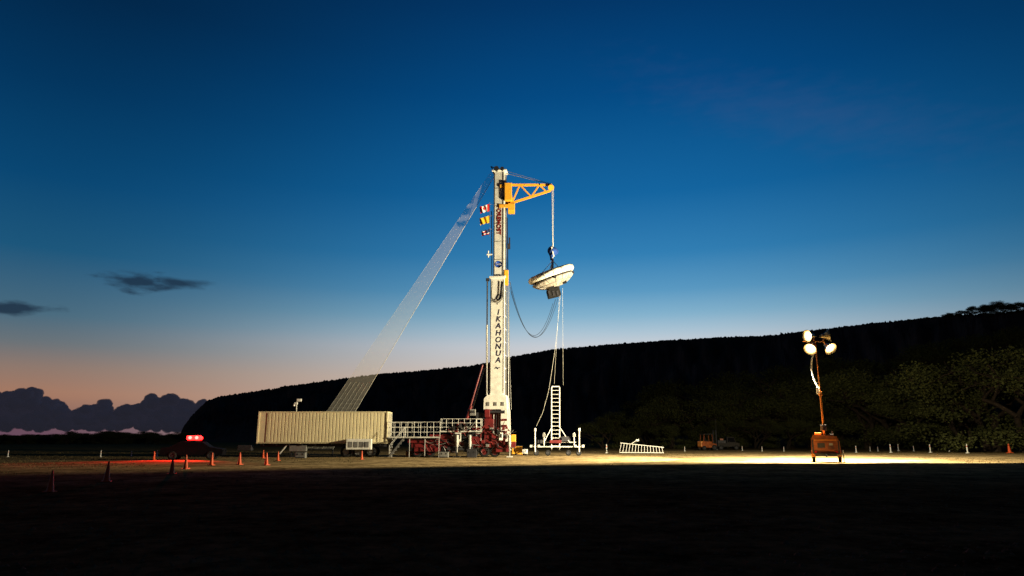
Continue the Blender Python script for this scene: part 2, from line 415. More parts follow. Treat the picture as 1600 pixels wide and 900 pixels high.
for (u, hgt) in ridge:
    a = math.degrees(math.atan2(ray(u, 490).x, ray(u, 490).y)); R = Rd(a)*.99; ar = math.radians(a)
    place_tree(random.randrange(4), (R*math.sin(ar), R*math.cos(ar), hill(a, R)-1.4), random.uniform(0, 6), (hgt/10*.95, hgt/10*.95, hgt/10*.95), 'small tree standing on the hill ridge')
u = -60
while u < 290:
    d = random.uniform(205, 250); p = W(u, 700, d); s = random.uniform(.30, .46)*(d/235)*(1.3 if random.random() < .25 else 1)*.72
    place_tree(random.randrange(4), (p.x, p.y, -.1), random.uniform(0, 6), (s*2.0, s*2.0, s*1.1), 'low dark tree at the far edge of the field')
    u += random.uniform(5, 9)

# grass tufts
gt = MB(); vs = []; fs = []
grassm = mat('dry_grass', (.11, .085, .04), 1, var=.4, scale=.3, spec=0)
for i in range(8000):
    y = random.uniform(34, 95); x = random.uniform(-.85*y, .8*y)
    rr = math.hypot((x-16)/44, (y-54)/36)
    if noise.noise(Vector((x*.09, y*.09, 7)))+(rr-1)*.5 < 0: continue
    for k in range(3):
        hh = random.uniform(.03, .11); t_ = random.uniform(0, 6.28); q = Vector((x+random.gauss(0, .08), y+random.gauss(0, .08), -.01))
        dx = Vector((math.cos(t_), math.sin(t_), 0))*.03; n_ = len(vs)
        vs += [q-dx, q+dx, q+Vector((random.gauss(0, .04), random.gauss(0, .04), hh))]; fs.append([n_, n_+1, n_+2])
gt.add(vs, fs, grassm); go = gt.obj('grass'); go['kind'] = 'stuff'

# ---------------------------------------------------------------- CRANE RIG
RD = 66.0
base = W(778, 700, RD); base.z = 0
rig = thing('mobile_crane_rig', 'tall white crane mast with yellow jib on red carrier', 'crane', base)
def R_(u, v, dd=0): return W(u, v, RD+dd)
rot = math.radians(-9)
ax = R_(778.5, 540).x
MM = Matrix.Translation((ax, RD, 0)) @ Matrix.Rotation(rot, 4, 'Z')
z0, z1, z2, zt = R_(0, 640).z, R_(0, 618).z, R_(0, 436).z, R_(0, 270).z
m = MB(MM)
m.box((0, 0, (z1+z2)/2), (1.42, 1.25, z2-z1), white, bevel=.05)
for k in range(9):
    zz = z1+(z2-z1)*(k+.5)/9
    m.box((.735, 0, zz), (.05, 1.0, (z2-z1)/9-.12), galv)
m.box((0, 0, z2+.06), (1.62, 1.45, .22), white, bevel=.03)
m.box((-.72, -.05, (z1+z2)/2), (.06, .5, z2-z1-.6), galv)
m.box((.63, -.63, (z1+z2)/2), (.06, .03, z2-z1-.4), galv); m.box((-.63, -.63, (z1+z2)/2), (.05, .03, z2-z1-.4), galv)
lower = m.obj('mast_section', rig)
m = MB(MM)
m.box((.12, 0, (z2+zt)/2), (1.14, 1.0, zt-z2), white, bevel=.04)
m.box((.715, 0, (z2+zt)/2), (.05, .8, zt-z2-.6), galv)
m.box((.52, -.51, (z2+zt)/2), (.10, .03, zt-z2-.4), galv); m.box((-.34, -.51, (z2+zt)/2), (.07, .03, zt-z2-.4), galv)
for k in range(5):
    m.box((.12, 0, z2+(zt-z2)*(k+1)/6), (1.18, 1.04, .04), galv)
m.box((.12, 0, zt+.05), (1.5, 1.3, .16), white, bevel=.03)
m.tube((-.15, -.75, zt+.2), (-.15, .75, zt+.2), .26, dark, n=14)
m.tube((.45, -.75, zt+.15), (.45, .75, zt+.15), .2, dark, n=14)
m.beam((-.45, 0, zt), (-.85, 0, zt+.75), .1, .1, redp)
m.beam((-.85, 0, zt+.75), (-.2, 0, zt+.4), .08, .08, redp)
upper = m.obj('mast_section', rig)
def face(x, z, y=-.632):
    return MM @ Matrix.Translation((x, y, z)) @ Matrix.Rotation(math.pi/2, 4, 'X')
for ch, v_ in zip("OIKAHONUA", [467, 490, 500.5, 511, 522, 532.5, 543, 553.5, 564]):
    text(ch, .74, navy, 'lettering', lower, face(.08, R_(0, v_).z), bold=.02, shear=.2)
text("'", .8, navy, 'lettering', lower, face(.0, R_(0, 480).z), bold=.01)
text("FOREMOST", .60, redd, 'lettering', upper, MM @ Matrix.Translation((.1, -.53, R_(0, 347).z)) @ Matrix.Rotation(math.pi/2, 4, 'X') @ Matrix.Rotation(-math.pi/2, 4, 'Z'), bold=.016)
m = MB(MM)
zr_ = R_(0, 415).z
m.lathe([(0.001, 0), (.34, 0), (.34, .02)], mat('emblem_blue', (.01, .06, .35), .5), 28, Matrix.Translation((.1, -.508, zr_)) @ Matrix.Rotation(math.pi/2, 4, 'X'))
m.obj('emblem', upper)
text("NASA", .2, flwhite, 'lettering', upper, MM @ Matrix.Translation((.1, -.535, zr_)) @ Matrix.Rotation(math.pi/2, 4, 'X'))
m = MB(MM); zz = R_(0, 576).z
m.beam((-.22, -.64, zz-.04), (.3, -.64, zz+.06), .07, .01, navy); m.beam((-.1, -.642, zz+.1), (.12, -.642, zz-.1), .08, .01, navy)
m.obj('emblem', lower)
m = MB(MM)
m.prism([(-1.25, z0), (1.0, z0), (.95, z1-.2), (.8, z1+.02), (-.85, z1+.02), (-1.2, z1-.3)], -.8, .8, white)
m.prism([(-1.0, 1.6), (-.55, 1.6), (-.5, z0), (-1.1, z0)], -.75, -.55, redp)
m.prism([(-1.0, 1.6), (-.55, 1.6), (-.5, z0), (-1.1, z0)], .55, .75, redp)
m.box((-.1, 0, (z0+1.5)/2), (.9, 1.1, z0-1.5), redp, bevel=.04)
m.prism([(.35, .6), (1.15, .6), (1.05, z0), (.45, z0)], -.78, -.6, white)
m.prism([(.35, .6), (1.15, .6), (1.05, z0), (.45, z0)], .6, .78, white)
for k in range(5): m.box((.75, -.8, 1.2+.55*k), (.5, .05, .18), redp)
m.tube((-.8, -.8, z0-.25), (.8, -.8, z0-.25), .14, dark)
for k in range(4):
    m.tube((-.3+.25*k, -.62, 1.9), (-.3+.25*k, -.62, z0-.1), .045, black if k % 2 else galv)
for k in range(3): m.box((-.8+.7*k, -.82, z0+.5), (.25, .04, .35), galv)
m.obj('mast_base', rig)
m = MB()
m.tube(R_(761, 640, -.3), R_(761, 508, -.3), .10, white); m.tube(R_(761, 508, -.3), R_(761.5, 436, -.3), .07, galv)
m.box(R_(762, 437, -.3), (.34, .34, .25), dark)
m.box(R_(765, 398, -.3), (.55, .2, .12), white); m.tube(R_(763, 402, -.3), R_(763, 392, -.3), .06, white)
m.tube(R_(768, 330, -.2), R_(768.5, 430, -.2), .045, galv)
m.obj('hydraulic_cylinder', rig)
m = MB()
m.tube(R_(794.5, 640, -.2), R_(793.5, 436, -.2), .05, galv); m.tube(R_(796.5, 620, .1), R_(795, 470, .1), .03, black)
m.tube(R_(793.5, 430, 0), R_(792.5, 340, 0), .05, black)
m.box(R_(795, 385, 0), (.3, .4, .5), dark); m.box(R_(791, 434, -.4), (.42, .5, 1.5), yel, bevel=.05)
m.box(R_(796, 378, 0), (.15, .15, .9), dark)
m.obj('service_pipe', rig)
for k in range(2):
    m = MB()
    pts = [R_(767+k*2, 437+2*k, -.75-.05*k)]
    for i in range(13):
        t_ = math.pi*i/12; pts.append(R_(776-(9.5-1.3*k)*math.cos(t_), 460+(13-2*k)*math.sin(t_), -.78-.05*k))
    pts.append(R_(786-k*2, 440, -.75-.05*k))
    m.path(pts, .035, black); m.obj('hose', rig)
m = MB()
m.tube(R_(733, 642, -.8), R_(754, 570, -.6), .09, redp)
m.tube(R_(729, 655, -.8), R_(736, 634, -.8), .15, redp)
m.obj('brace', rig)
m = MB(); m.tube(R_(738, 640, .9), R_(757, 575, .6), .07, galv); m.obj('brace', rig)
m = MB()
for dd in (-.45, .45):
    A, B_, Cc, Dd = R_(793, 289, dd), R_(862, 289, dd*.5), R_(800, 317, dd), R_(860, 298, dd*.5)
    m.beam(A, B_, .24, .12, yel); m.beam(Cc, Dd, .22, .12, yel); m.beam(A+Vector((0.1, 0, 0)), Cc, .3, .12, yel); m.beam(B_, Dd, .18, .12, yel)
    tt = [(0, 1), (.28, 0), (.5, 1), (.72, 0), (.9, 1)]
    pts = [(A.lerp(B_, f) if sd == 0 else Cc.lerp(Dd, f)) for f, sd in tt]
    for p, q in zip(pts, pts[1:]): m.beam(p, q, .14, .1, yel)
m.tube(R_(861, 293, -.5), R_(861, 293, .5), .3, yel, n=16)
for f in (.1, .4, .75, 1): m.beam(R_(793+69*f, 289, -.45), R_(793+69*f, 289, .45), .1, .1, yel)
jib = m.obj('jib', rig)
m = MB()
m.box(R_(794, 303, -.1), (.75, 1.5, 1.9), yel, bevel=.06); m.box(R_(799, 326, 0), (.7, 1.2, .8), yel, bevel=.06)
m.box(R_(789, 322, -.55), (1.2, .12, .35), yel, bevel=.02); m.box(R_(789, 291, -.6), (1.0, .12, .3), yel)
m.box(R_(788, 310, -.62), (.5, .1, .25), dark)
m.obj('jib_mount', rig)
m = MB()
m.path([R_(786, 270), R_(812, 276), R_(840, 283), R_(861, 288)], .03, galv)
m.path([R_(776, 262), R_(800, 270), R_(861, 287)], .02, galv)
m.tube(R_(862.5, 293), R_(863.5, 386), .030, netm, n=6); m.tube(R_(864.8, 293), R_(864.5, 386), .018, netm, n=6)
m.obj('hoist_cable', rig)
# guy netting: a fine see-through net band between two straight guy lines
m = MB()
topA, topB = R_(767.5, 268), R_(772, 276)
botA, botB = W(470, 702, 71), W(520, 702, 71)
nl = 24; vs = []; fs = []
for k in range(nl+1):
    for f in (0, .5, 1): vs.append((topA.lerp(topB, f)).lerp(botA.lerp(botB, f), k/nl))
for k in range(nl):
    for j in (0, 1): fs.append([k*3+j, k*3+j+1, k*3+j+4, k*3+j+3])
m.add(vs, fs, mesh_m)
m.tube(topB, botB, .026, netm, n=6)
m.tube(topA, botA, .006, netm, n=6)
for f in (.16, .33, .5, .66, .83):
    a, b_ = topA.lerp(topB, f), botA.lerp(botB, f); m.tube(a.lerp(b_, .76)+Vector((0, -.03, 0)), b_+Vector((0, -.03, 0)), .012, netm, n=6)
for k in range(12):
    f = .82+.175*k/11
    m.tube(topA.lerp(botA, f)+Vector((0, -.03, 0)), topB.lerp(botB, f)+Vector((0, -.03, 0)), .006, netm, n=4)
m.tube(botA, botB, .06, dark)
for p in (botA, botB): m.tube((p.x, p.y, -.1), p, .08, dark)
m.obj('guy_netting', rig)
def hang(a, b, sag, n=24): return [a.lerp(b, k/n)-Vector((0, 0, sag*4*(k/n)*(1-k/n))) for k in range(n+1)]
for a, b_, sg, r_, mt in ((R_(797, 441), R_(868, 468), 4.6, .024, black), (R_(797, 448), R_(864, 474, .3), 4.0, .020, black), (R_(798, 455), R_(872, 466, -.3), 4.2, .018, black)):
    m = MB(); m.path(hang(a, b_, sg), r_, mt); m.obj('hose', rig)
m = MB(); m.path([R_(797, 440), R_(795, 470), R_(796, 560), R_(799, 640)], .02, galv); m.obj('hose', rig)
for pts, r_ in (([R_(874, 462), W(866, 600, 70)], .010), ([R_(879, 450), W(880, 602, 70)], .010),
                ([R_(868, 540), R_(863, 575), R_(857, 612), R_(848, 645), R_(838, 666)], .016), ([R_(876, 460), R_(868, 540)], .012)):
    m = MB(); m.path(pts, r_, netm, n=4); m.obj('tag_line', rig)

# carrier chassis
m = MB()
def slab(u0, u1, v0, v1, d0, d1, mt, bevel=.03, mm=None):
    mm = mm or m
    a = R_(u0, (v0+v1)/2, 0); b_ = R_(u1, (v0+v1)/2, 0); zt_, zb = R_(u0, v0).z, R_(u0, v1).z
    mm.box(((a.x+b_.x)/2, RD+(d0+d1)/2, (zt_+zb)/2), (b_.x-a.x, d1-d0, zt_-zb), mt, bevel=bevel)
slab(645, 806, 690, 699, -1.1, 1.1, redp); slab(640, 700, 686, 692, -1.25, 1.25, redp)
slab(672, 708, 679, 689, -1.0, 1.0, redp, .08); slab(716, 756, 674, 688, -.9, .9, dark, .06)
slab(757, 772, 655, 690, -1.1, .6, redp, .05); slab(736, 752, 682, 694, -1.3, -1.0, redp)
slab(798, 806, 679, 700, -1.0, -.3, yel, .05); slab(726, 733, 690, 706, -1.35, -1.0, dark)
slab(690, 716, 697, 707, -1.2, -.6, dark); slab(775, 795, 697, 706, -1.25, -.7, redp)
slab(744, 757, 645, 655, -.9, .5, dark); slab(758, 766, 640, 652, -1.2, -.9, redp)
slab(650, 690, 699, 705, -1.3, -1.12, redp); slab(706, 716, 680, 692, -1.2, -.7, redp, .06); slab(768, 790, 676, 690, -1.25, -.9, redp, .06)
slab(700, 740, 699, 703, -1.35, -1.12, dark)
for u in (662, 681, 700, 724, 768, 786):
    m.beam(R_(u, 690, -1.15), R_(u+5, 698, -1.15), .09, .06, redd)
random.seed(5)
for k in range(52):
    u = random.uniform(655, 795); v = random.uniform(662, 694)
    if u < 700: v = random.uniform(684, 700)
    m.path(hang(R_(u, v, -1.32), R_(u+random.uniform(8, 26), v+random.uniform(-8, 8), -1.28), random.uniform(.1, .6), 8), .03, random.choice((black, galv, redp, black, redp)))
for k in range(30):
    u = random.uniform(700, 795); v = random.uniform(664, 704)
    m.box(R_(u, v, -1.2-random.random()*.15), (random.uniform(.1, .35), .2, random.uniform(.1, .4)), random.choice((dark, redp, redp, black, galv)), bevel=.02)
m.obj('chassis', rig)
for u in (652, 672, 740, 757, 773):
    for dd in (-.85, .85):
        m = MB(); c = R_(u, 700, dd); c.z = .50; m.wheel(c, .50, .38, hub=redp); m.obj('wheel', rig)
for u in (714, 796, 734):
    m = MB(); p = R_(u, 700, -1.5)
    m.tube((p.x, p.y, .95), (p.x, p.y, 2.0), .13, offw, n=12); m.tube((p.x, p.y, .08), (p.x, p.y, .95), .08, galv, n=12)
    m.box((p.x, p.y, .05), (.6, .6, .1), offw, bevel=.02); m.box((p.x, p.y+.3, 1.3), (.3, .7, .3), offw, bevel=.03)
    m.obj('outrigger', rig)
m = MB(); p = R_(722, 668, -.4)
m.tube(p+Vector((0, -.7, 0)), p+Vector((0, .7, 0)), .35, galv, n=18)
for s_ in (-.7, 0.7): m.tube(p+Vector((0, s_, 0)), p+Vector((0, s_+.06, 0)), .5, redp, n=20)
m.obj('winch', rig)
def railing(m, a, b, h_, nposts, r=.018, rails=3):
    for i in range(nposts):
        p = a.lerp(b, i/(nposts-1)); m.tube(p, p+Vector((0, 0, h_)), r, white, n=6)
    for k in range(rails):
        z = Vector((0, 0, h_*(k+1)/rails)); m.tube(a+z, b+z, r, white, n=6)
def platform(u0, u1, vf, vr, d0, d1, posts):
    m = MB(); a = R_(u0, vf, 0); b_ = R_(u1, vf, 0); zf = a.z
    m.box(((a.x+b_.x)/2, RD+(d0+d1)/2, zf-.05), (b_.x-a.x, d1-d0, .10), galv)
    m.box(((a.x+b_.x)/2, RD+d0-.03, zf-.02), (b_.x-a.x, .04, .12), offw)
    pl = m.obj('platform', rig)
    h_ = R_(u0, vr, 0).z-zf
    m = MB()
    A = Vector((a.x, RD+d0, zf)); B_ = Vector((b_.x, RD+d0, zf)); A2 = Vector((a.x, RD+d1, zf)); B2 = Vector((b_.x, RD+d1, zf))
    railing(m, A, B_, h_, posts); railing(m, A2, B2, h_, posts); railing(m, A, A2, h_, 3)
    m.obj('railing', pl)
platform(611, 690, 683, 660, -1.6, 1.2, 9)
platform(690, 754, 674, 655, -1.2, 1.2, 8)
for u in (613, 640, 664, 686):
    for dd in (-1.5, 1.1):
        m = MB(); m.tube((R_(u, 683, dd).x, RD+dd, 0), R_(u, 683, dd), .04, galv); m.obj('platform_leg', rig)
m = MB()
A = R_(632, 684, -1.9); B_ = R_(610, 684, -2.0)
for i in range(7):
    f = i/6; p = A.lerp(B_, f); m.box((p.x, RD-2.0, A.z*(1-f)+.1*f), (.3, .75, .04), galv)
for dd in (-2.38, -1.62):
    m.beam((A.x, RD+dd, A.z), (B_.x, RD+dd, .1), .05, .12, galv); m.tube((A.x, RD+dd, A.z+.95), (B_.x, RD+dd, 1.05), .02, white)
    m.tube((A.x, RD+dd, A.z), (A.x, RD+dd, A.z+.95), .02, white); m.tube((B_.x, RD+dd, .05), (B_.x, RD+dd, 1.05), .02, white)
m.obj('stairs', rig)
m = MB()
for s_ in (-.2, .2): m.tube(R_(748, 700, -1)+Vector((s_, 0, 0)), R_(748, 655, -1)+Vector((s_, 0, 0)), .03, white)
for i in range(9):
    p = R_(748, 700, -1).lerp(R_(748, 655, -1), i/8); m.tube(p-Vector((.2, 0, 0)), p+Vector((.2, 0, 0)), .02, white)
m.obj('ladder', rig)
for a_ in ((712, 722, 676, 690, -1.35, -1.1, offw), (735, 744, 640, 650, -1.0, -.6, galv), (780, 786, 676, 688, -1.4, -1.1, white)):
    m = MB(); slab(*a_, mm=m); slab(a_[0]+1.5, a_[1]-1.5, a_[2]+2, a_[3]-4, a_[4]-.03, a_[4], dark, .005, mm=m); m.obj('control_box', rig)

def crate(u, v, sx_, sy_, sz_, mt, name, label, cat_, lid=dark):
    p = G(u, v); m = MB()
    m.box((p.x, p.y, sz_*.5), (sx_, sy_, sz_), mt, bevel=.04)
    m.box((p.x, p.y, sz_+.03), (sx_*1.04, sy_*1.04, .05), lid, bevel=.01)
    m.box((p.x-sx_*.25, p.y-sy_*.52, sz_*.7), (.08, .03, .12), lid); m.box((p.x+sx_*.25, p.y-sy_*.52, sz_*.7), (.08, .03, .12), lid)
    m.box((p.x, p.y, .05), (sx_*.9, sy_*1.06, .09), dark)
    o = m.obj(name, None, origin=(p.x, p.y, 0)); tag(o, label, cat_); return o
crate(660, 714, 1.0, .7, .6, white, 'equipment_case', 'white equipment case on the dirt beside the carrier', 'case')
crate(694, 715, .8, .6, .5, galv, 'equipment_case', 'grey equipment case on the dirt beside carrier', 'case')
crate(808, 711, 1.1, .8, .9, yel, 'toolbox', 'yellow toolbox standing at the mast foot', 'toolbox')
crate(818, 710, .9, .7, .55, white, 'toolbox', 'white toolbox beside the yellow one', 'toolbox')
crate(737, 715, .9, .5, .7, dark, 'equipment_case', 'black equipment case below the carrier deck', 'case')
crate(640, 713, .7, .6, .5, orangep, 'equipment_case', 'orange case beneath the access platform', 'case')
crate(470, 716, .9, .5, .5, galv, 'equipment_case', 'grey case on the ground beside the trailer', 'case')

# ---------------------------------------------------------------- container trailer
CD = 64.5
tl = thing('container_trailer', 'cream box container trailer parked beside the crane', 'trailer', (W(506, 700, CD).x, CD, 0))
def T_(u, v, dd=0): return W(u, v, CD+dd)
xl, xr = W(402.5, 668, CD).x, W(605, 668, CD).x; zb, zt2 = T_(0, 693).z, T_(0, 643).z
m = MB()
cx = (xl+xr)/2; Lx = xr-xl; cz = (zb+zt2)/2; Hh = zt2-zb
m.box((cx, CD+1.25, cz), (Lx, 2.44, Hh), cream)
n = 34
for i in range(n):
    x = xl+1.05+(Lx-1.25)*i/n
    m.prism([(x-.10, zb+.15), (x+.10, zb+.15), (x+.10, zt2-.12), (x-.10, zt2-.12)], CD+.012, CD+.03, cream)
m.box((cx, CD+.01, zt2-.05), (Lx+.02, .06, .09), cream); m.box((cx, CD+.01, zb+.06), (Lx+.02, .06, .12), creamd)
m.box((xl+.06, CD+.01, cz), (.14, .08, Hh+.01), cream); m.box((xl+.85, CD+.015, cz), (.05, .05, Hh-.2), creamd); m.box((xr-.06, CD+.01, cz), (.12, .08, Hh+.01), creamd)
for k in range(4): m.tube((xr+.05, CD+.4+k*.55, zb+.1), (xr+.05, CD+.4+k*.55, zt2-.1), .03, galv)
m.obj('container', tl)
m = MB()
m.box((cx, CD+.7, zb-.16), (Lx-.3, .16, .26), dark); m.box((cx, CD+1.8, zb-.16), (Lx-.3, .16, .26), dark)
for i in range(10): m.box((xl+.6+i*(Lx-1.2)/9, CD+1.25, zb-.1), (.1, 2.3, .12), dark)
for u in (456, 462):
    p = T_(u, 700, .5); m.box((p.x, CD+.5, .6), (.14, .14, 1.1), dark); m.box((p.x, CD+.5, .04), (.35, .35, .06), dark)
m.box((T_(438, 0).x, CD+.5, .85), (1.3, .6, .5), dark, bevel=.04); m.box((T_(510, 0).x, CD+.5, .8), (1.6, .5, .55), galv, bevel=.04)
m.beam((T_(495, 0).x, CD+.3, 1.1), (T_(486, 0).x, CD+.3, .3), .08, .08, white)
m.obj('chassis', tl)
for u in (540, 559, 578):
    for dd in (.25, 2.25):
        m = MB(); m.wheel((T_(u, 700).x, CD+dd, .5), .5, .3); m.obj('wheel', tl)
m = MB(); p = T_(561, 694, -.35)
m.box((p.x, CD-.3, 1.18), (2.3, .5, .95), white, bevel=.03)
for k in range(4): m.box((p.x-.75+.5*k, CD-.56, 1.15), (.36, .03, .5), galv)
for k in range(5): m.box((p.x+.5, CD-.58, 1.0+.08*k), (.3, .02, .03), dark)
m.obj('generator_box', tl)
m = MB(); p = T_(463, 643, .6)
m.tube(p, p+Vector((0, 0, .95)), .035, white); m.box(p+Vector((-.08, 0, .75)), (.3, .2, .2), white, bevel=.02)
m.box(p+Vector((.2, 0, 1.05)), (.42, .22, .26), white, bevel=.03); m.tube(p+Vector((-.25, 0, .5)), p+Vector((-.25, 0, .72)), .09, white)
m.beam(p+Vector((-.25, 0, .55)), p+Vector((0, 0, .55)), .04, .04, white)
m.obj('camera_mast', tl)

# ---------------------------------------------------------------- saucer
sc0 = R_(862, 432); sau = thing('saucer_craft', 'white saucer-shaped test craft hanging tilted from jib', 'spacecraft', sc0)
X = Matrix.Translation(sc0) @ Matrix.Rotation(math.radians(-20), 4, 'Y') @ Matrix.Rotation(math.radians(7), 4, 'X')
m = MB()
rim = [(2.06+.31*math.cos(a_), .20+.33*math.sin(a_)) for a_ in [math.radians(x) for x in range(120, -86, -15)]]
m.lathe([(0.001, .42), (1.0, .42), (1.15, .6), (1.7, .56), (1.9, .48)], saucer_m, 64, X)
m.lathe(rim, saucer_r, 64, X)
for k, (v_) in enumerate(m.v):
    d_ = (v_-sc0); m.v[k] = v_+d_.normalized()*.13*noise.noise(d_*1.7)
m.lathe([(2.08, -.08), (2.02, -.16), (2.04, -.24)], dark, 64, X)
m.lathe([(2.04, -.24), (2.14, -.28), (2.10, -.42), (1.95, -.56), (1.7, -.74), (1.35, -.92), (1.0, -1.04), (.95, -1.08), (0.001, -1.12)], saucer_u, 64, X)
for i in range(16):
    t_ = 2*math.pi*i/16; c_, s_ = math.cos(t_), math.sin(t_)
    m.path([X@Vector((r*c_, r*s_, z)) for r, z in ((2.15, -.29), (2.11, -.43), (1.96, -.57), (1.7, -.75), (1.35, -.93), (1.0, -1.05))], .022, galv, n=4)
    m.path([X@Vector((r*c_, r*s_, z)) for r, z in ((2.0, .54), (2.25, .47), (2.38, .26), (2.36, .08), (2.2, -.1))], .018, galv, n=4)
    if i % 3 == 0: m.box(X@Vector((2.13*c_, 2.13*s_, -.34)), (.22, .22, .2), dark)
m.path([X@Vector((1.72*math.cos(t*math.pi/24), 1.72*math.sin(t*math.pi/24), -.74)) for t in range(49)], .03, galv, n=4)
m.obj('shell', sau)
m = MB()
Rb = Matrix.Rotation(math.radians(-14), 3, 'Y')
m.box(R_(865, 458), (1.3, 1.0, .8), black, bevel=.05, R=Rb)
for s_ in (-.4, 0, .4): m.box(R_(865, 458, -.52)+Vector((s_, 0, 0)), (.2, .05, .5), dark, R=Rb)
m.tube(X@Vector((0.1, 0, -1.0)), R_(865, 458), .4, dark, n=12)
m.box(X@Vector((-.5, -.9, -1.05)), (.5, .4, .3), black, R=Rb); m.box(X@Vector((.9, -.8, -1.0)), (.35, .4, .25), black, R=Rb)
m.obj('rocket_motor', sau)
m = MB()
m.tube(R_(863.5, 405), R_(863, 420), .12, white, n=10)
for s_ in (-1, 1):
    m.tube(R_(863.5, 407), X@Vector((s_*1.0, 0, .55)), .03, white, n=6); m.tube(R_(863.5, 407), X@Vector((0, s_*1.0, .55)), .03, white, n=6)
m.obj('suspension_rod', sau)
m = MB(); q = R_(863.5, 406); tp_ = R_(864, 384)
prf = []
HH = tp_.z-q.z
for i in range(9):
    f = i/8; prf.append((.03+.62*math.sin(min(1, (1-f)*1.25)*math.pi)*.75+.1*(1-f), f*HH))
m.lathe(prf, blue, 14, Matrix.Translation(q))
m.v = [v+Vector((noise.noise(v*1.6), noise.noise(v*1.6+Vector((9, 0, 0))), 0))*.3 for v in m.v]
m.tube(q, tp_+Vector((0, 0, .3)), .06, white); m.beam(q+Vector((-.1, -.5, 1.2)), q+Vector((.1, -.55, .2)), .12, .05, white)
m.obj('swivel_cover', sau)

# ---------------------------------------------------------------- flags
leaf = [(0, 1), (.13, .72), (.3, .8), (.24, .38), (.5, .6), (.56, .45), (.85, .5), (.72, .2), (.85, .08), (.42, -.3), (.48, -.48), (.06, -.42), (.05, -.9),
        (-.05, -.9), (-.06, -.42), (-.48, -.48), (-.42, -.3), (-.85, .08), (-.72, .2), (-.85, .5), (-.56, .45), (-.5, .6), (-.24, .38), (-.3, .8), (-.13, .72)]
def flag(u, v, kind, wpx, hpx, label):
    p = R_(u, v, -.4); k = .064; Wf, Hf = wpx*k, hpx*k; m = MB(); nx, ny = 16, 8
    def P(i, j, off=0):
        x = -Wf*(i/nx)*(1-.10*j/ny); z = -Hf*j/ny*(1-.12*i/nx)-.42*(i/nx)**1.4*Hf
        return Vector((p.x+x, p.y+.14*math.sin(i*.8+j*.3)*(i/nx)+off, p.z+z+.04*math.sin(i*.9+j*.2)))
    for i in range(nx):
        for j in range(ny):
            if kind == 'canada': mt = flred if i < 4 or i >= 12 else flwhite
            elif kind == 'yellow': mt = flyel
            else: mt = flnavy if (i < 7 and j < 4) else (flnavy, flwhite, flred, flnavy)[j % 4]
            m.add([P(i, j), P(i+1, j), P(i+1, j+1), P(i, j+1)], [[0, 1, 2, 3]], mt, True)
    if kind == 'canada':
        c = len(leaf); pts = [P(8, 4, -.03)]+[P(8+a_*3.4, 4-b_*3.2, -.03) for a_, b_ in leaf]
        m.add(pts, [[0, 1+i, 1+(i+1) % c] for i in range(c)], flred)
    m.tube((p.x+.02, p.y, p.z+.2), (p.x+.02, p.y, p.z-Hf-.2), .02, galv, n=6)
    m.tube((p.x+.02, p.y, p.z), (p.x+.35, p.y+.1, p.z), .015, galv, n=5)
    o = m.obj('flag', None, origin=p); tag(o, label, 'flag')
flag(765, 319, 'canada', 16, 12, 'red and white maple flag hung on the mast')
flag(765, 337, 'yellow', 16, 12, 'plain yellow flag hung on the mast')
flag(765, 358, 'dark', 13, 9, 'dark navy flag with stripes hung on the mast')

# ---------------------------------------------------------------- white ladder stand
SD = 71.0; sp_ = W(868, 700, SD); sp_.z = 0
st_ = thing('ladder_stand', 'white wheeled stand with upright ladder on lit dirt', 'ladder stand', sp_)
def S_(u, v, dd=0): return W(u, v, SD+dd)
m = MB()
for u in (862, 874.5): m.beam(S_(u, 703), S_(u, 605), .10, .1, white)
for i in range(15):
    v = 610+i*6.2; m.tube(S_(862, v), S_(874.5, v), .028, white, n=6)
m.beam(S_(862, 604), S_(874, 604), .1, .1, white)
m.obj('ladder', st_)
m = MB()
m.beam(S_(834, 698, -.6), S_(908, 698, -.6), .11, .12, offw); m.beam(S_(834, 698, .8), S_(908, 698, .8), .11, .12, offw)
for u in (836, 850, 861, 876, 892, 906): m.beam(S_(u, 698, -.6), S_(u, 698, .8), .09, .09, offw)
m.beam(S_(838, 691, 0), S_(900, 691, 0), .08, .08, offw)
m.beam(S_(850, 691, -.3), S_(862, 668, -.1), .06, .06, white); m.beam(S_(890, 691, -.3), S_(875, 668, -.1), .06, .06, white)
for u in (836, 905):
    m.tube(S_(u, 706, -.6), S_(u, 672, -.6), .07, white, n=10); m.tube(S_(u, 674, -.6), S_(u, 669, -.6), .12, white, n=12)
for u in (850, 897): m.tube(S_(u, 697, -.6), S_(u, 676, -.6), .05, white); m.box(S_(u, 680, -.6), (.3, .2, .35), galv, bevel=.02)
for u in (830, 842, 899, 911): m.beam(S_(u, 695, -.7), S_(u, 699, -.7), .25, .2, offw)
m.box(S_(884, 686, 0), (.9, .6, .5), dark, bevel=.04); m.box(S_(846, 690, .1), (.8, .6, .35), dark, bevel=.04); m.box(S_(868, 690, -.3), (1.2, .3, .3), redp, bevel=.03)
m.obj('frame', st_)
for u in (838, 856, 888, 904):
    m = MB(); c = S_(u, 703, -.45); c.z = .28; m.wheel(c, .28, .18, hub=dark); m.obj('wheel', st_)
p0 = W(1002, 700, 80); p0.z = 0
tr = MB()
def Q_(u, v, dd=0): return W(u, v, 80+dd)
for dd in (-.5, .5):
    tr.beam(Q_(969, 692, dd), Q_(1037, 699, dd), .07, .06, white); tr.beam(Q_(969, 707, dd), Q_(1037, 707.5, dd), .07, .06, white)
    for i in range(15):
        f = i/14; tr.beam(Q_(971+63*f, 692+7*f, dd), Q_(968+68*f, 707.3, dd), .05, .05, white)
for i in range(11):
    f = i/10; tr.beam(Q_(969+68*f, 692+7*f, -.5), Q_(969+68*f, 692+7*f, .5), .045, .045, offw)
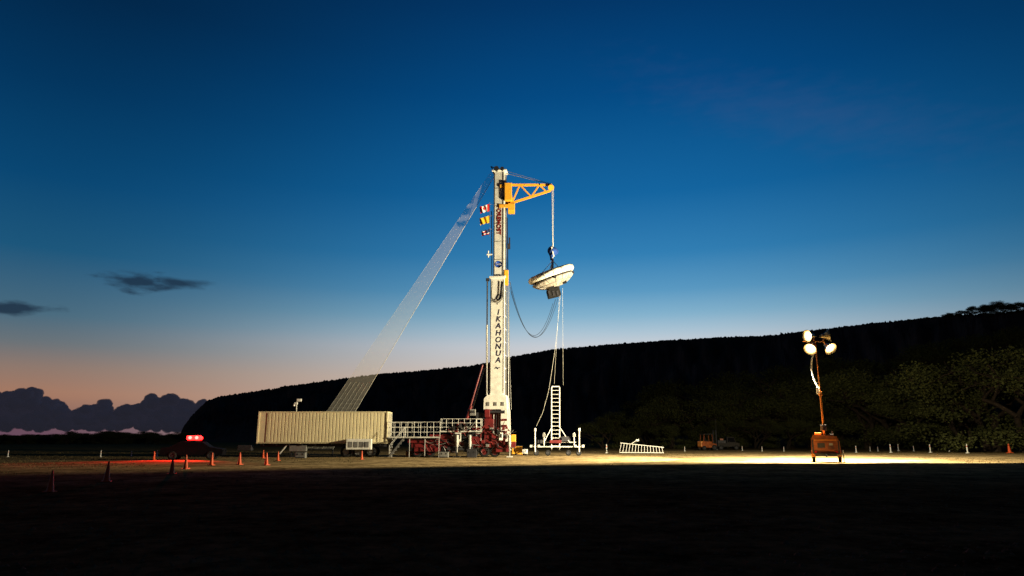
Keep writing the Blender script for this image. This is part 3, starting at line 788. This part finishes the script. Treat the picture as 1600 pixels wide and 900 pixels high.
tr.beam(Q_(984, 695, -.5), Q_(998, 686, -.5), .06, .06, white); tr.box(Q_(996, 688, -.5), (.35, .1, .2), white)
to = tr.obj('loading_ramp', None, origin=p0); tag(to, 'white tubular barred ramp frame lying on lit dirt', 'ramp')

# ---------------------------------------------------------------- light tower
LD = 52.0; lp = W(1290, 700, LD); lp.z = 0
lt = thing('light_tower', 'orange trailer light tower with four glowing floodlights', 'light tower', lp)
x0 = lp.x
ML = Matrix.Translation((x0+.02, LD, 0)) @ Matrix.Rotation(math.radians(-24), 4, 'Z')
m = MB(ML)
m.prism([(-.92, .58), (.92, .58), (.97, 1.0), (.95, 1.50), (.78, 1.85), (-.78, 1.98), (-.95, 1.65), (-.97, 1.0)], -.75, 1.0, brownp)
m.box((-.86, -.76, 1.12), (.1, .04, 1.0), dark); m.box((.86, -.76, 1.08), (.1, .04, .9), dark)
m.box((0, -.77, 1.58), (1.5, .04, .06), orangep)
m.box((0, -.78, 1.15), (1.2, .03, .66), brownp, bevel=.01); m.box((-.3, -.80, 1.2), (.5, .02, .33), dark); m.box((.35, -.80, 1.28), (.24, .02, .16), galv)
for k in range(6): m.box((.35, -.80, .94+.05*k), (.45, .02, .02), dark)
m.box((0, .2, .5), (1.5, 1.9, .14), dark); m.box((0, -.9, .6), (1.7, .12, .10), dark)
for s_ in (-.7, .7): m.box((s_, -.82, .72), (.16, .05, .12), flred)
m.box((-.45, .2, 2.02), (.45, .7, .22), orangep, bevel=.03); m.tube((.55, .5, 1.85), (.55, .5, 2.25), .05, dark); m.box((.4, -.2, 1.93), (.4, .5, .16), dark, bevel=.02)
m.tube((0, -.95, .55), (0, -1.5, .42), .05, dark)
m.obj('generator_housing', lt)
for s_ in (-1, 1):
    m = MB(ML); m.wheel((s_*.88, -.1, .37), .37, .24, 'x'); m.obj('wheel', lt)
    m = MB(ML); pr = [(math.cos(t*math.pi/8)*.46, .37+math.sin(t*math.pi/8)*.46) for t in range(9)]
    for a, b_ in zip(pr, pr[1:]): m.beam((s_*.88, -.1+a[0], a[1]), (s_*.88, -.1+b_[0], b_[1]), .28, .03, orangep)
    m.obj('fender', lt)
m = MB(ML); m.tube((1.12, -.8, .05), (1.12, -.8, .85), .04, galv); m.box((1.12, -.8, .03), (.22, .22, .05), galv)
m.beam((.7, -.8, .55), (1.12, -.8, .55), .07, .07, galv); m.obj('outrigger', lt)
ms = x0+.08; my = LD+.2
def zL(v): return W(1285, v, LD).z
m = MB()
m.box((ms, my, (1.5+zL(615))/2), (.12, .12, zL(615)-1.5), orangep, bevel=.015)
m.box((ms, my, (zL(615)+zL(535))/2), (.08, .08, zL(535)-zL(615)), orangep, bevel=.01)
m.box((ms, my, zL(615)), (.20, .20, .3), orangep, bevel=.02); m.box((ms, my, zL(668)), (.32, .32, .4), dark, bevel=.02)
m.box((ms-.22, my-.1, zL(610)), (.13, .2, .5), white, bevel=.03)
zc_ = zL(533)
m.beam((ms-.95, my, zc_), (ms+.75, my, zc_), .07, .07, orangep)
m.beam((ms-.1, my, zc_-.5), (ms-.1, my, zc_+.6), .07, .07, orangep)
m.obj('mast', lt)
m = MB(); pts = []
for i in range(200):
    f = i/199; yy = 548+66*f; q = Vector((ms-.12-.42*math.sin(math.pi*min(1, f*1.15))**.7*(1 if f < .87 else .8), my-.1, zL(yy)))
    t_ = i*.9; pts.append(q+Vector((math.cos(t_)*.05, math.sin(t_)*.05, 0)))
m.path(pts, .018, white, n=4); m.obj('coiled_cable', lt)
lamps = [(1264, 525, (-.92, -.30, -.10)), (1293, 524, (.85, -.40, .05)), (1267, 544, (-.60, -.55, -.55)), (1296, 543, (.25, -.72, -.60))]
for (u, v, d_) in lamps:
    p = W(u, v, LD); d_ = Vector(d_).normalized(); Rm = d_.to_track_quat('Z', 'Y').to_matrix().to_4x4()
    XX = Matrix.Translation(p) @ Rm @ Matrix.Scale(1.12, 4)
    m = MB()
    m.lathe([(0.001, -.42), (.12, -.42), (.15, -.26), (.24, -.12), (.38, .06), (.43, .14), (.43, .17), (.39, .15), (.35, .08)], lamp_b, 28, XX)
    m.tube(XX@Vector((0, 0, -.42)), XX@Vector((0, 0, -.56)), .09, dark, n=10)
    m.beam(p-d_*.1, Vector((p.x*.6+ms*.4, my, zc_)), .05, .05, orangep)
    lm = m.obj('floodlight', lt)
    m = MB()
    m.lathe([(.001, -.11), (.12, -.09), (.28, .01), (.35, .08)], lamp_g, 24, XX)
    m.tube(XX@Vector((0, 0, -.08)), XX@Vector((0, 0, .14)), .12, lamp_e, n=12)
    m.obj('lens', lm)
def spot(name, energy, size, axis, off, blend=.06):
    ld = bpy.data.lights.new(name, 'SPOT'); ld.energy = energy; ld.color = (1, .84, .54); ld.spot_size = math.radians(size); ld.spot_blend = blend; ld.shadow_soft_size = .15
    lo = bpy.data.objects.new(name, ld); C.objects.link(lo); lo.parent = lt
    lo.location = Vector(off); lo.rotation_euler = Vector(axis).to_track_quat('-Z', 'Y').to_euler()
zt_l = zL(533)
spot('rig_beam', 48000, 100, (-.925, .38, .04), (-1.7, .9, zt_l+.2), .30)
spot('rig_beam', 48000, 96, (-.925, .38, .04), (-1.7, .9, zt_l-.9), .22)
spot('pad_beam', 56000, 116, (-.12, .48, -.87), (.2, 1.2, zt_l-.3), .25)
spot('pad_beam', 60000, 88, (.50, .40, -.77), (.9, 1.2, zt_l-.3), .30)
spot('wide_beam', 34000, 168, (-.37, .93, -.36), (.5, 1.2, zt_l-.2), .10)

# ---------------------------------------------------------------- cones and posts
m = MB()
m.box((0, 0, .02), (.36, .36, .04), orange, bevel=.012)
m.lathe([(.14, .04), (.12, .07), (.032, .74), (.026, .76), (.001, .76)], orange, 20)
cone = m.obj('traffic_cone'); tag(cone, 'orange traffic cone on the dirt', 'traffic cone', 'orange cones marking the site edge')
cl = [(78, 769), (166, 753), (268, 741), (290, 733), (330, 727), (374, 726), (416, 727), (434, 720), (565, 718), (240, 719), (411, 716)]
for i, (u, v) in enumerate(cl):
    if i == 0: o = cone
    else: o = cone.copy(); C.objects.link(o)
    o.location = G(u, v); o.rotation_euler = (random.uniform(-.03, .03), random.uniform(-.03, .03), random.uniform(0, 1.5)); s_ = (.90, 1.05)[i > 0] if i < 7 else .92; o.scale = (s_*.95, s_*.95, s_)
m = MB()
m.lathe([(.2, 0), (.2, .05), (.07, .08), (.055, .98), (.04, 1.0), (.001, 1.0)], reflect, 14)
m.lathe([(.061, .7), (.061, .8)], orange, 14)
post = m.obj('marker_post'); tag(post, 'white tubular marker post on the field', 'marker post', 'marker posts around the field')
pl_ = [(948, 708, 1), (1338, 707, .8), (1392, 707, 1), (1404, 704.5, .9), (1454, 707, 1), (1512, 708, 1.05), (1191, 705, .6), (157, 714, .6), (205, 713, .5), (12, 714, .6), (1360, 705, .6),
       (1225, 705, .6), (1428, 705, .7), (1484, 706, .7), (1541, 706, .8), (1160, 704, .6), (1070, 705, .6), (245, 713, .6), (1372, 705, .6), (1596, 707, .9)]
for i, (u, v, s_) in enumerate(pl_):
    o = post if i == 0 else post.copy()
    if i: C.objects.link(o)
    o.location = G(u, v); o.scale = (s_, s_, s_)
o = cone.copy(); C.objects.link(o); o.location = G(1578, 708); o.scale = (1.5, 1.5, 1.9); o['label'] = 'tall amber cone on the lit field'

# ---------------------------------------------------------------- emergency car
cpz = G(302, 718); car = thing('patrol_car', 'dark patrol car with glowing red light bar', 'car', cpz)
MC = Matrix.Translation(cpz) @ Matrix.Rotation(math.radians(12), 4, 'Z')
m = MB(MC)
m.prism([(-2.35, .35), (2.3, .35), (2.38, .62), (2.3, .85), (1.35, 1.0), (.75, 1.42), (-.9, 1.46), (-1.75, 1.02), (-2.3, .95), (-2.42, .6)], -.88, .88, carp)
bd = m.obj('body', car)
for y in (-.885, .885):
    m = MB(MC); m.add([(1.2, y, 1.0), (.7, y, 1.36), (-.05, y, 1.38), (-.05, y, 1.0)], [[0, 1, 2, 3]], glass); m.obj('window', car)
    m = MB(MC); m.add([(-.12, y, 1.0), (-.12, y, 1.38), (-.85, y, 1.39), (-1.5, y, 1.02)], [[0, 1, 2, 3]], glass); m.obj('window', car)
for x in (-1.45, 1.45):
    for y in (-.82, .82):
        m = MB(MC); m.wheel((x, y, .34), .34, .22, hub=dark); m.obj('wheel', car)
for y in (-.6, .6):
    m = MB(MC); m.box((2.36, y, .7), (.08, .35, .14), glass); m.obj('headlight', car)
m = MB(MC)
m.box((-.05, 0, 1.53), (.5, 1.3, .07), dark)
m.box((-.03, -.3, 1.75), (1.1, .5, .36), red_e, bevel=.12)
m.tube((-.28, -.55, 1.76), (-.28, -.59, 1.76), .13, redh_e, n=12); m.tube((.22, -.55, 1.76), (.22, -.59, 1.76), .13, redh_e, n=12)
m.box((-.03, .35, 1.72), (1.0, .5, .28), red_e, bevel=.09)
m.obj('light_bar', car)
pl = bpy.data.lights.new('red_beacon', 'SPOT'); pl.energy = 7500; pl.color = (1, .02, .015); pl.shadow_soft_size = .2; pl.spot_size = math.radians(118); pl.spot_blend = .6
po = bpy.data.objects.new('red_beacon', pl); C.objects.link(po); po.parent = car; po.location = (.0, -1.3, 2.0)
po.rotation_euler = Vector((-.05, -.90, -.42)).to_track_quat('-Z', 'Y').to_euler()

# ---------------------------------------------------------------- forklift and cart
fp = G(1106, 703.5); fk = thing('forklift', 'orange forklift parked under the dark trees', 'forklift', fp)
MF = Matrix.Translation(fp) @ Matrix.Rotation(math.radians(15), 4, 'Z')
m = MB(MF)
m.prism([(-1.2, .4), (1.1, .4), (1.15, .9), (.5, 1.0), (.3, 1.25), (-.9, 1.3), (-1.3, 1.0)], -.6, .6, brownp)
m.box((-1.1, 0, .9), (.5, 1.1, .8), orangep, bevel=.1); m.box((-.2, 0, 1.35), (.5, .5, .15), black); m.box((-.45, 0, 1.6), (.12, .5, .5), black)
m.obj('body', fk)
m = MB(MF)
for x, y in ((-.9, -.5), (-.9, .5), (.6, -.5), (.6, .5)): m.beam((x, y, 1.1), (x*.85, y, 2.3), .07, .07, brownp)
m.box((-.12, 0, 2.32), (1.5, 1.15, .08), dark); m.obj('roof_guard', fk)
m = MB(MF)
for y in (-.35, .35): m.beam((1.25, y, .2), (1.25, y, 2.9), .12, .1, dark); m.beam((1.3, y, .15), (2.3, y, .15), .04, .1, dark)
for z in (.6, 1.6, 2.8): m.beam((1.25, -.35, z), (1.25, .35, z), .08, .08, dark)
m.obj('fork_mast', fk)
for x, r in ((-.9, .33), (.75, .4)):
    for y in (-.55, .55):
        m = MB(MF); m.wheel((x, y, r), r, .25, hub=dark); m.obj('wheel', fk)
up = G(1138, 703); ut = thing('utility_truck', 'small dark flatbed truck beside the forklift', 'truck', up)
MU = Matrix.Translation(up) @ Matrix.Rotation(math.radians(-10), 4, 'Z')
m = MB(MU)
m.prism([(-1.6, .5), (1.6, .5), (1.6, 1.0), (1.1, 1.1), (.85, 1.9), (-.2, 1.95), (-.25, 1.0), (-1.6, .95)], -.8, .8, truckp)
m.box((-.95, 0, 1.2), (1.2, 1.5, .45), dark, bevel=.03); m.box((-.95, -.4, 1.55), (.5, .5, .3), brownp, bevel=.03); m.obj('body', ut)
for y in (-.805, .805):
    m = MB(MU); m.add([(1.0, y, 1.15), (.8, y, 1.8), (-.1, y, 1.82), (-.1, y, 1.15)], [[0, 1, 2, 3]], glass); m.obj('window', ut)
for x in (-1.1, 1.1):
    for y in (-.7, .7):
        m = MB(MU); m.wheel((x, y, .36), .36, .24, hub=dark); m.obj('wheel', ut)
p = G(1124, 703); m = MB(); m.tube((p.x, p.y+1, 0), (p.x, p.y+1, 4.6), .04, dark, n=8); m.tube((p.x, p.y+1, 0), (p.x, p.y+1, .1), .2, galv, n=12)
o = m.obj('pole', None, origin=(p.x, p.y+1, 0)); tag(o, 'thin grey pole between forklift and truck', 'pole')

# ---------------------------------------------------------------- last twilight from behind the ridge
sl = bpy.data.lights.new('sun', 'SUN'); sl.energy = .02; sl.color = (1, .7, .5); sl.angle = math.radians(8)
so = bpy.data.objects.new('sun', sl); C.objects.link(so)
so.rotation_euler = (-Vector((math.sin(math.radians(9)), math.cos(math.radians(9)), .10))).to_track_quat('-Z', 'Y').to_euler()

# ---------------------------------------------------------------- camera
cd = bpy.data.cameras.new('camera'); cam = bpy.data.objects.new('camera', cd); C.objects.link(cam)
cam.location = (0, 0, HC); cam.rotation_euler = (math.pi/2+PITCH, 0, 0)
cd.lens = 24; cd.sensor_width = 36; cd.clip_end = 20000; cd.clip_start = .1
sc.camera = cam
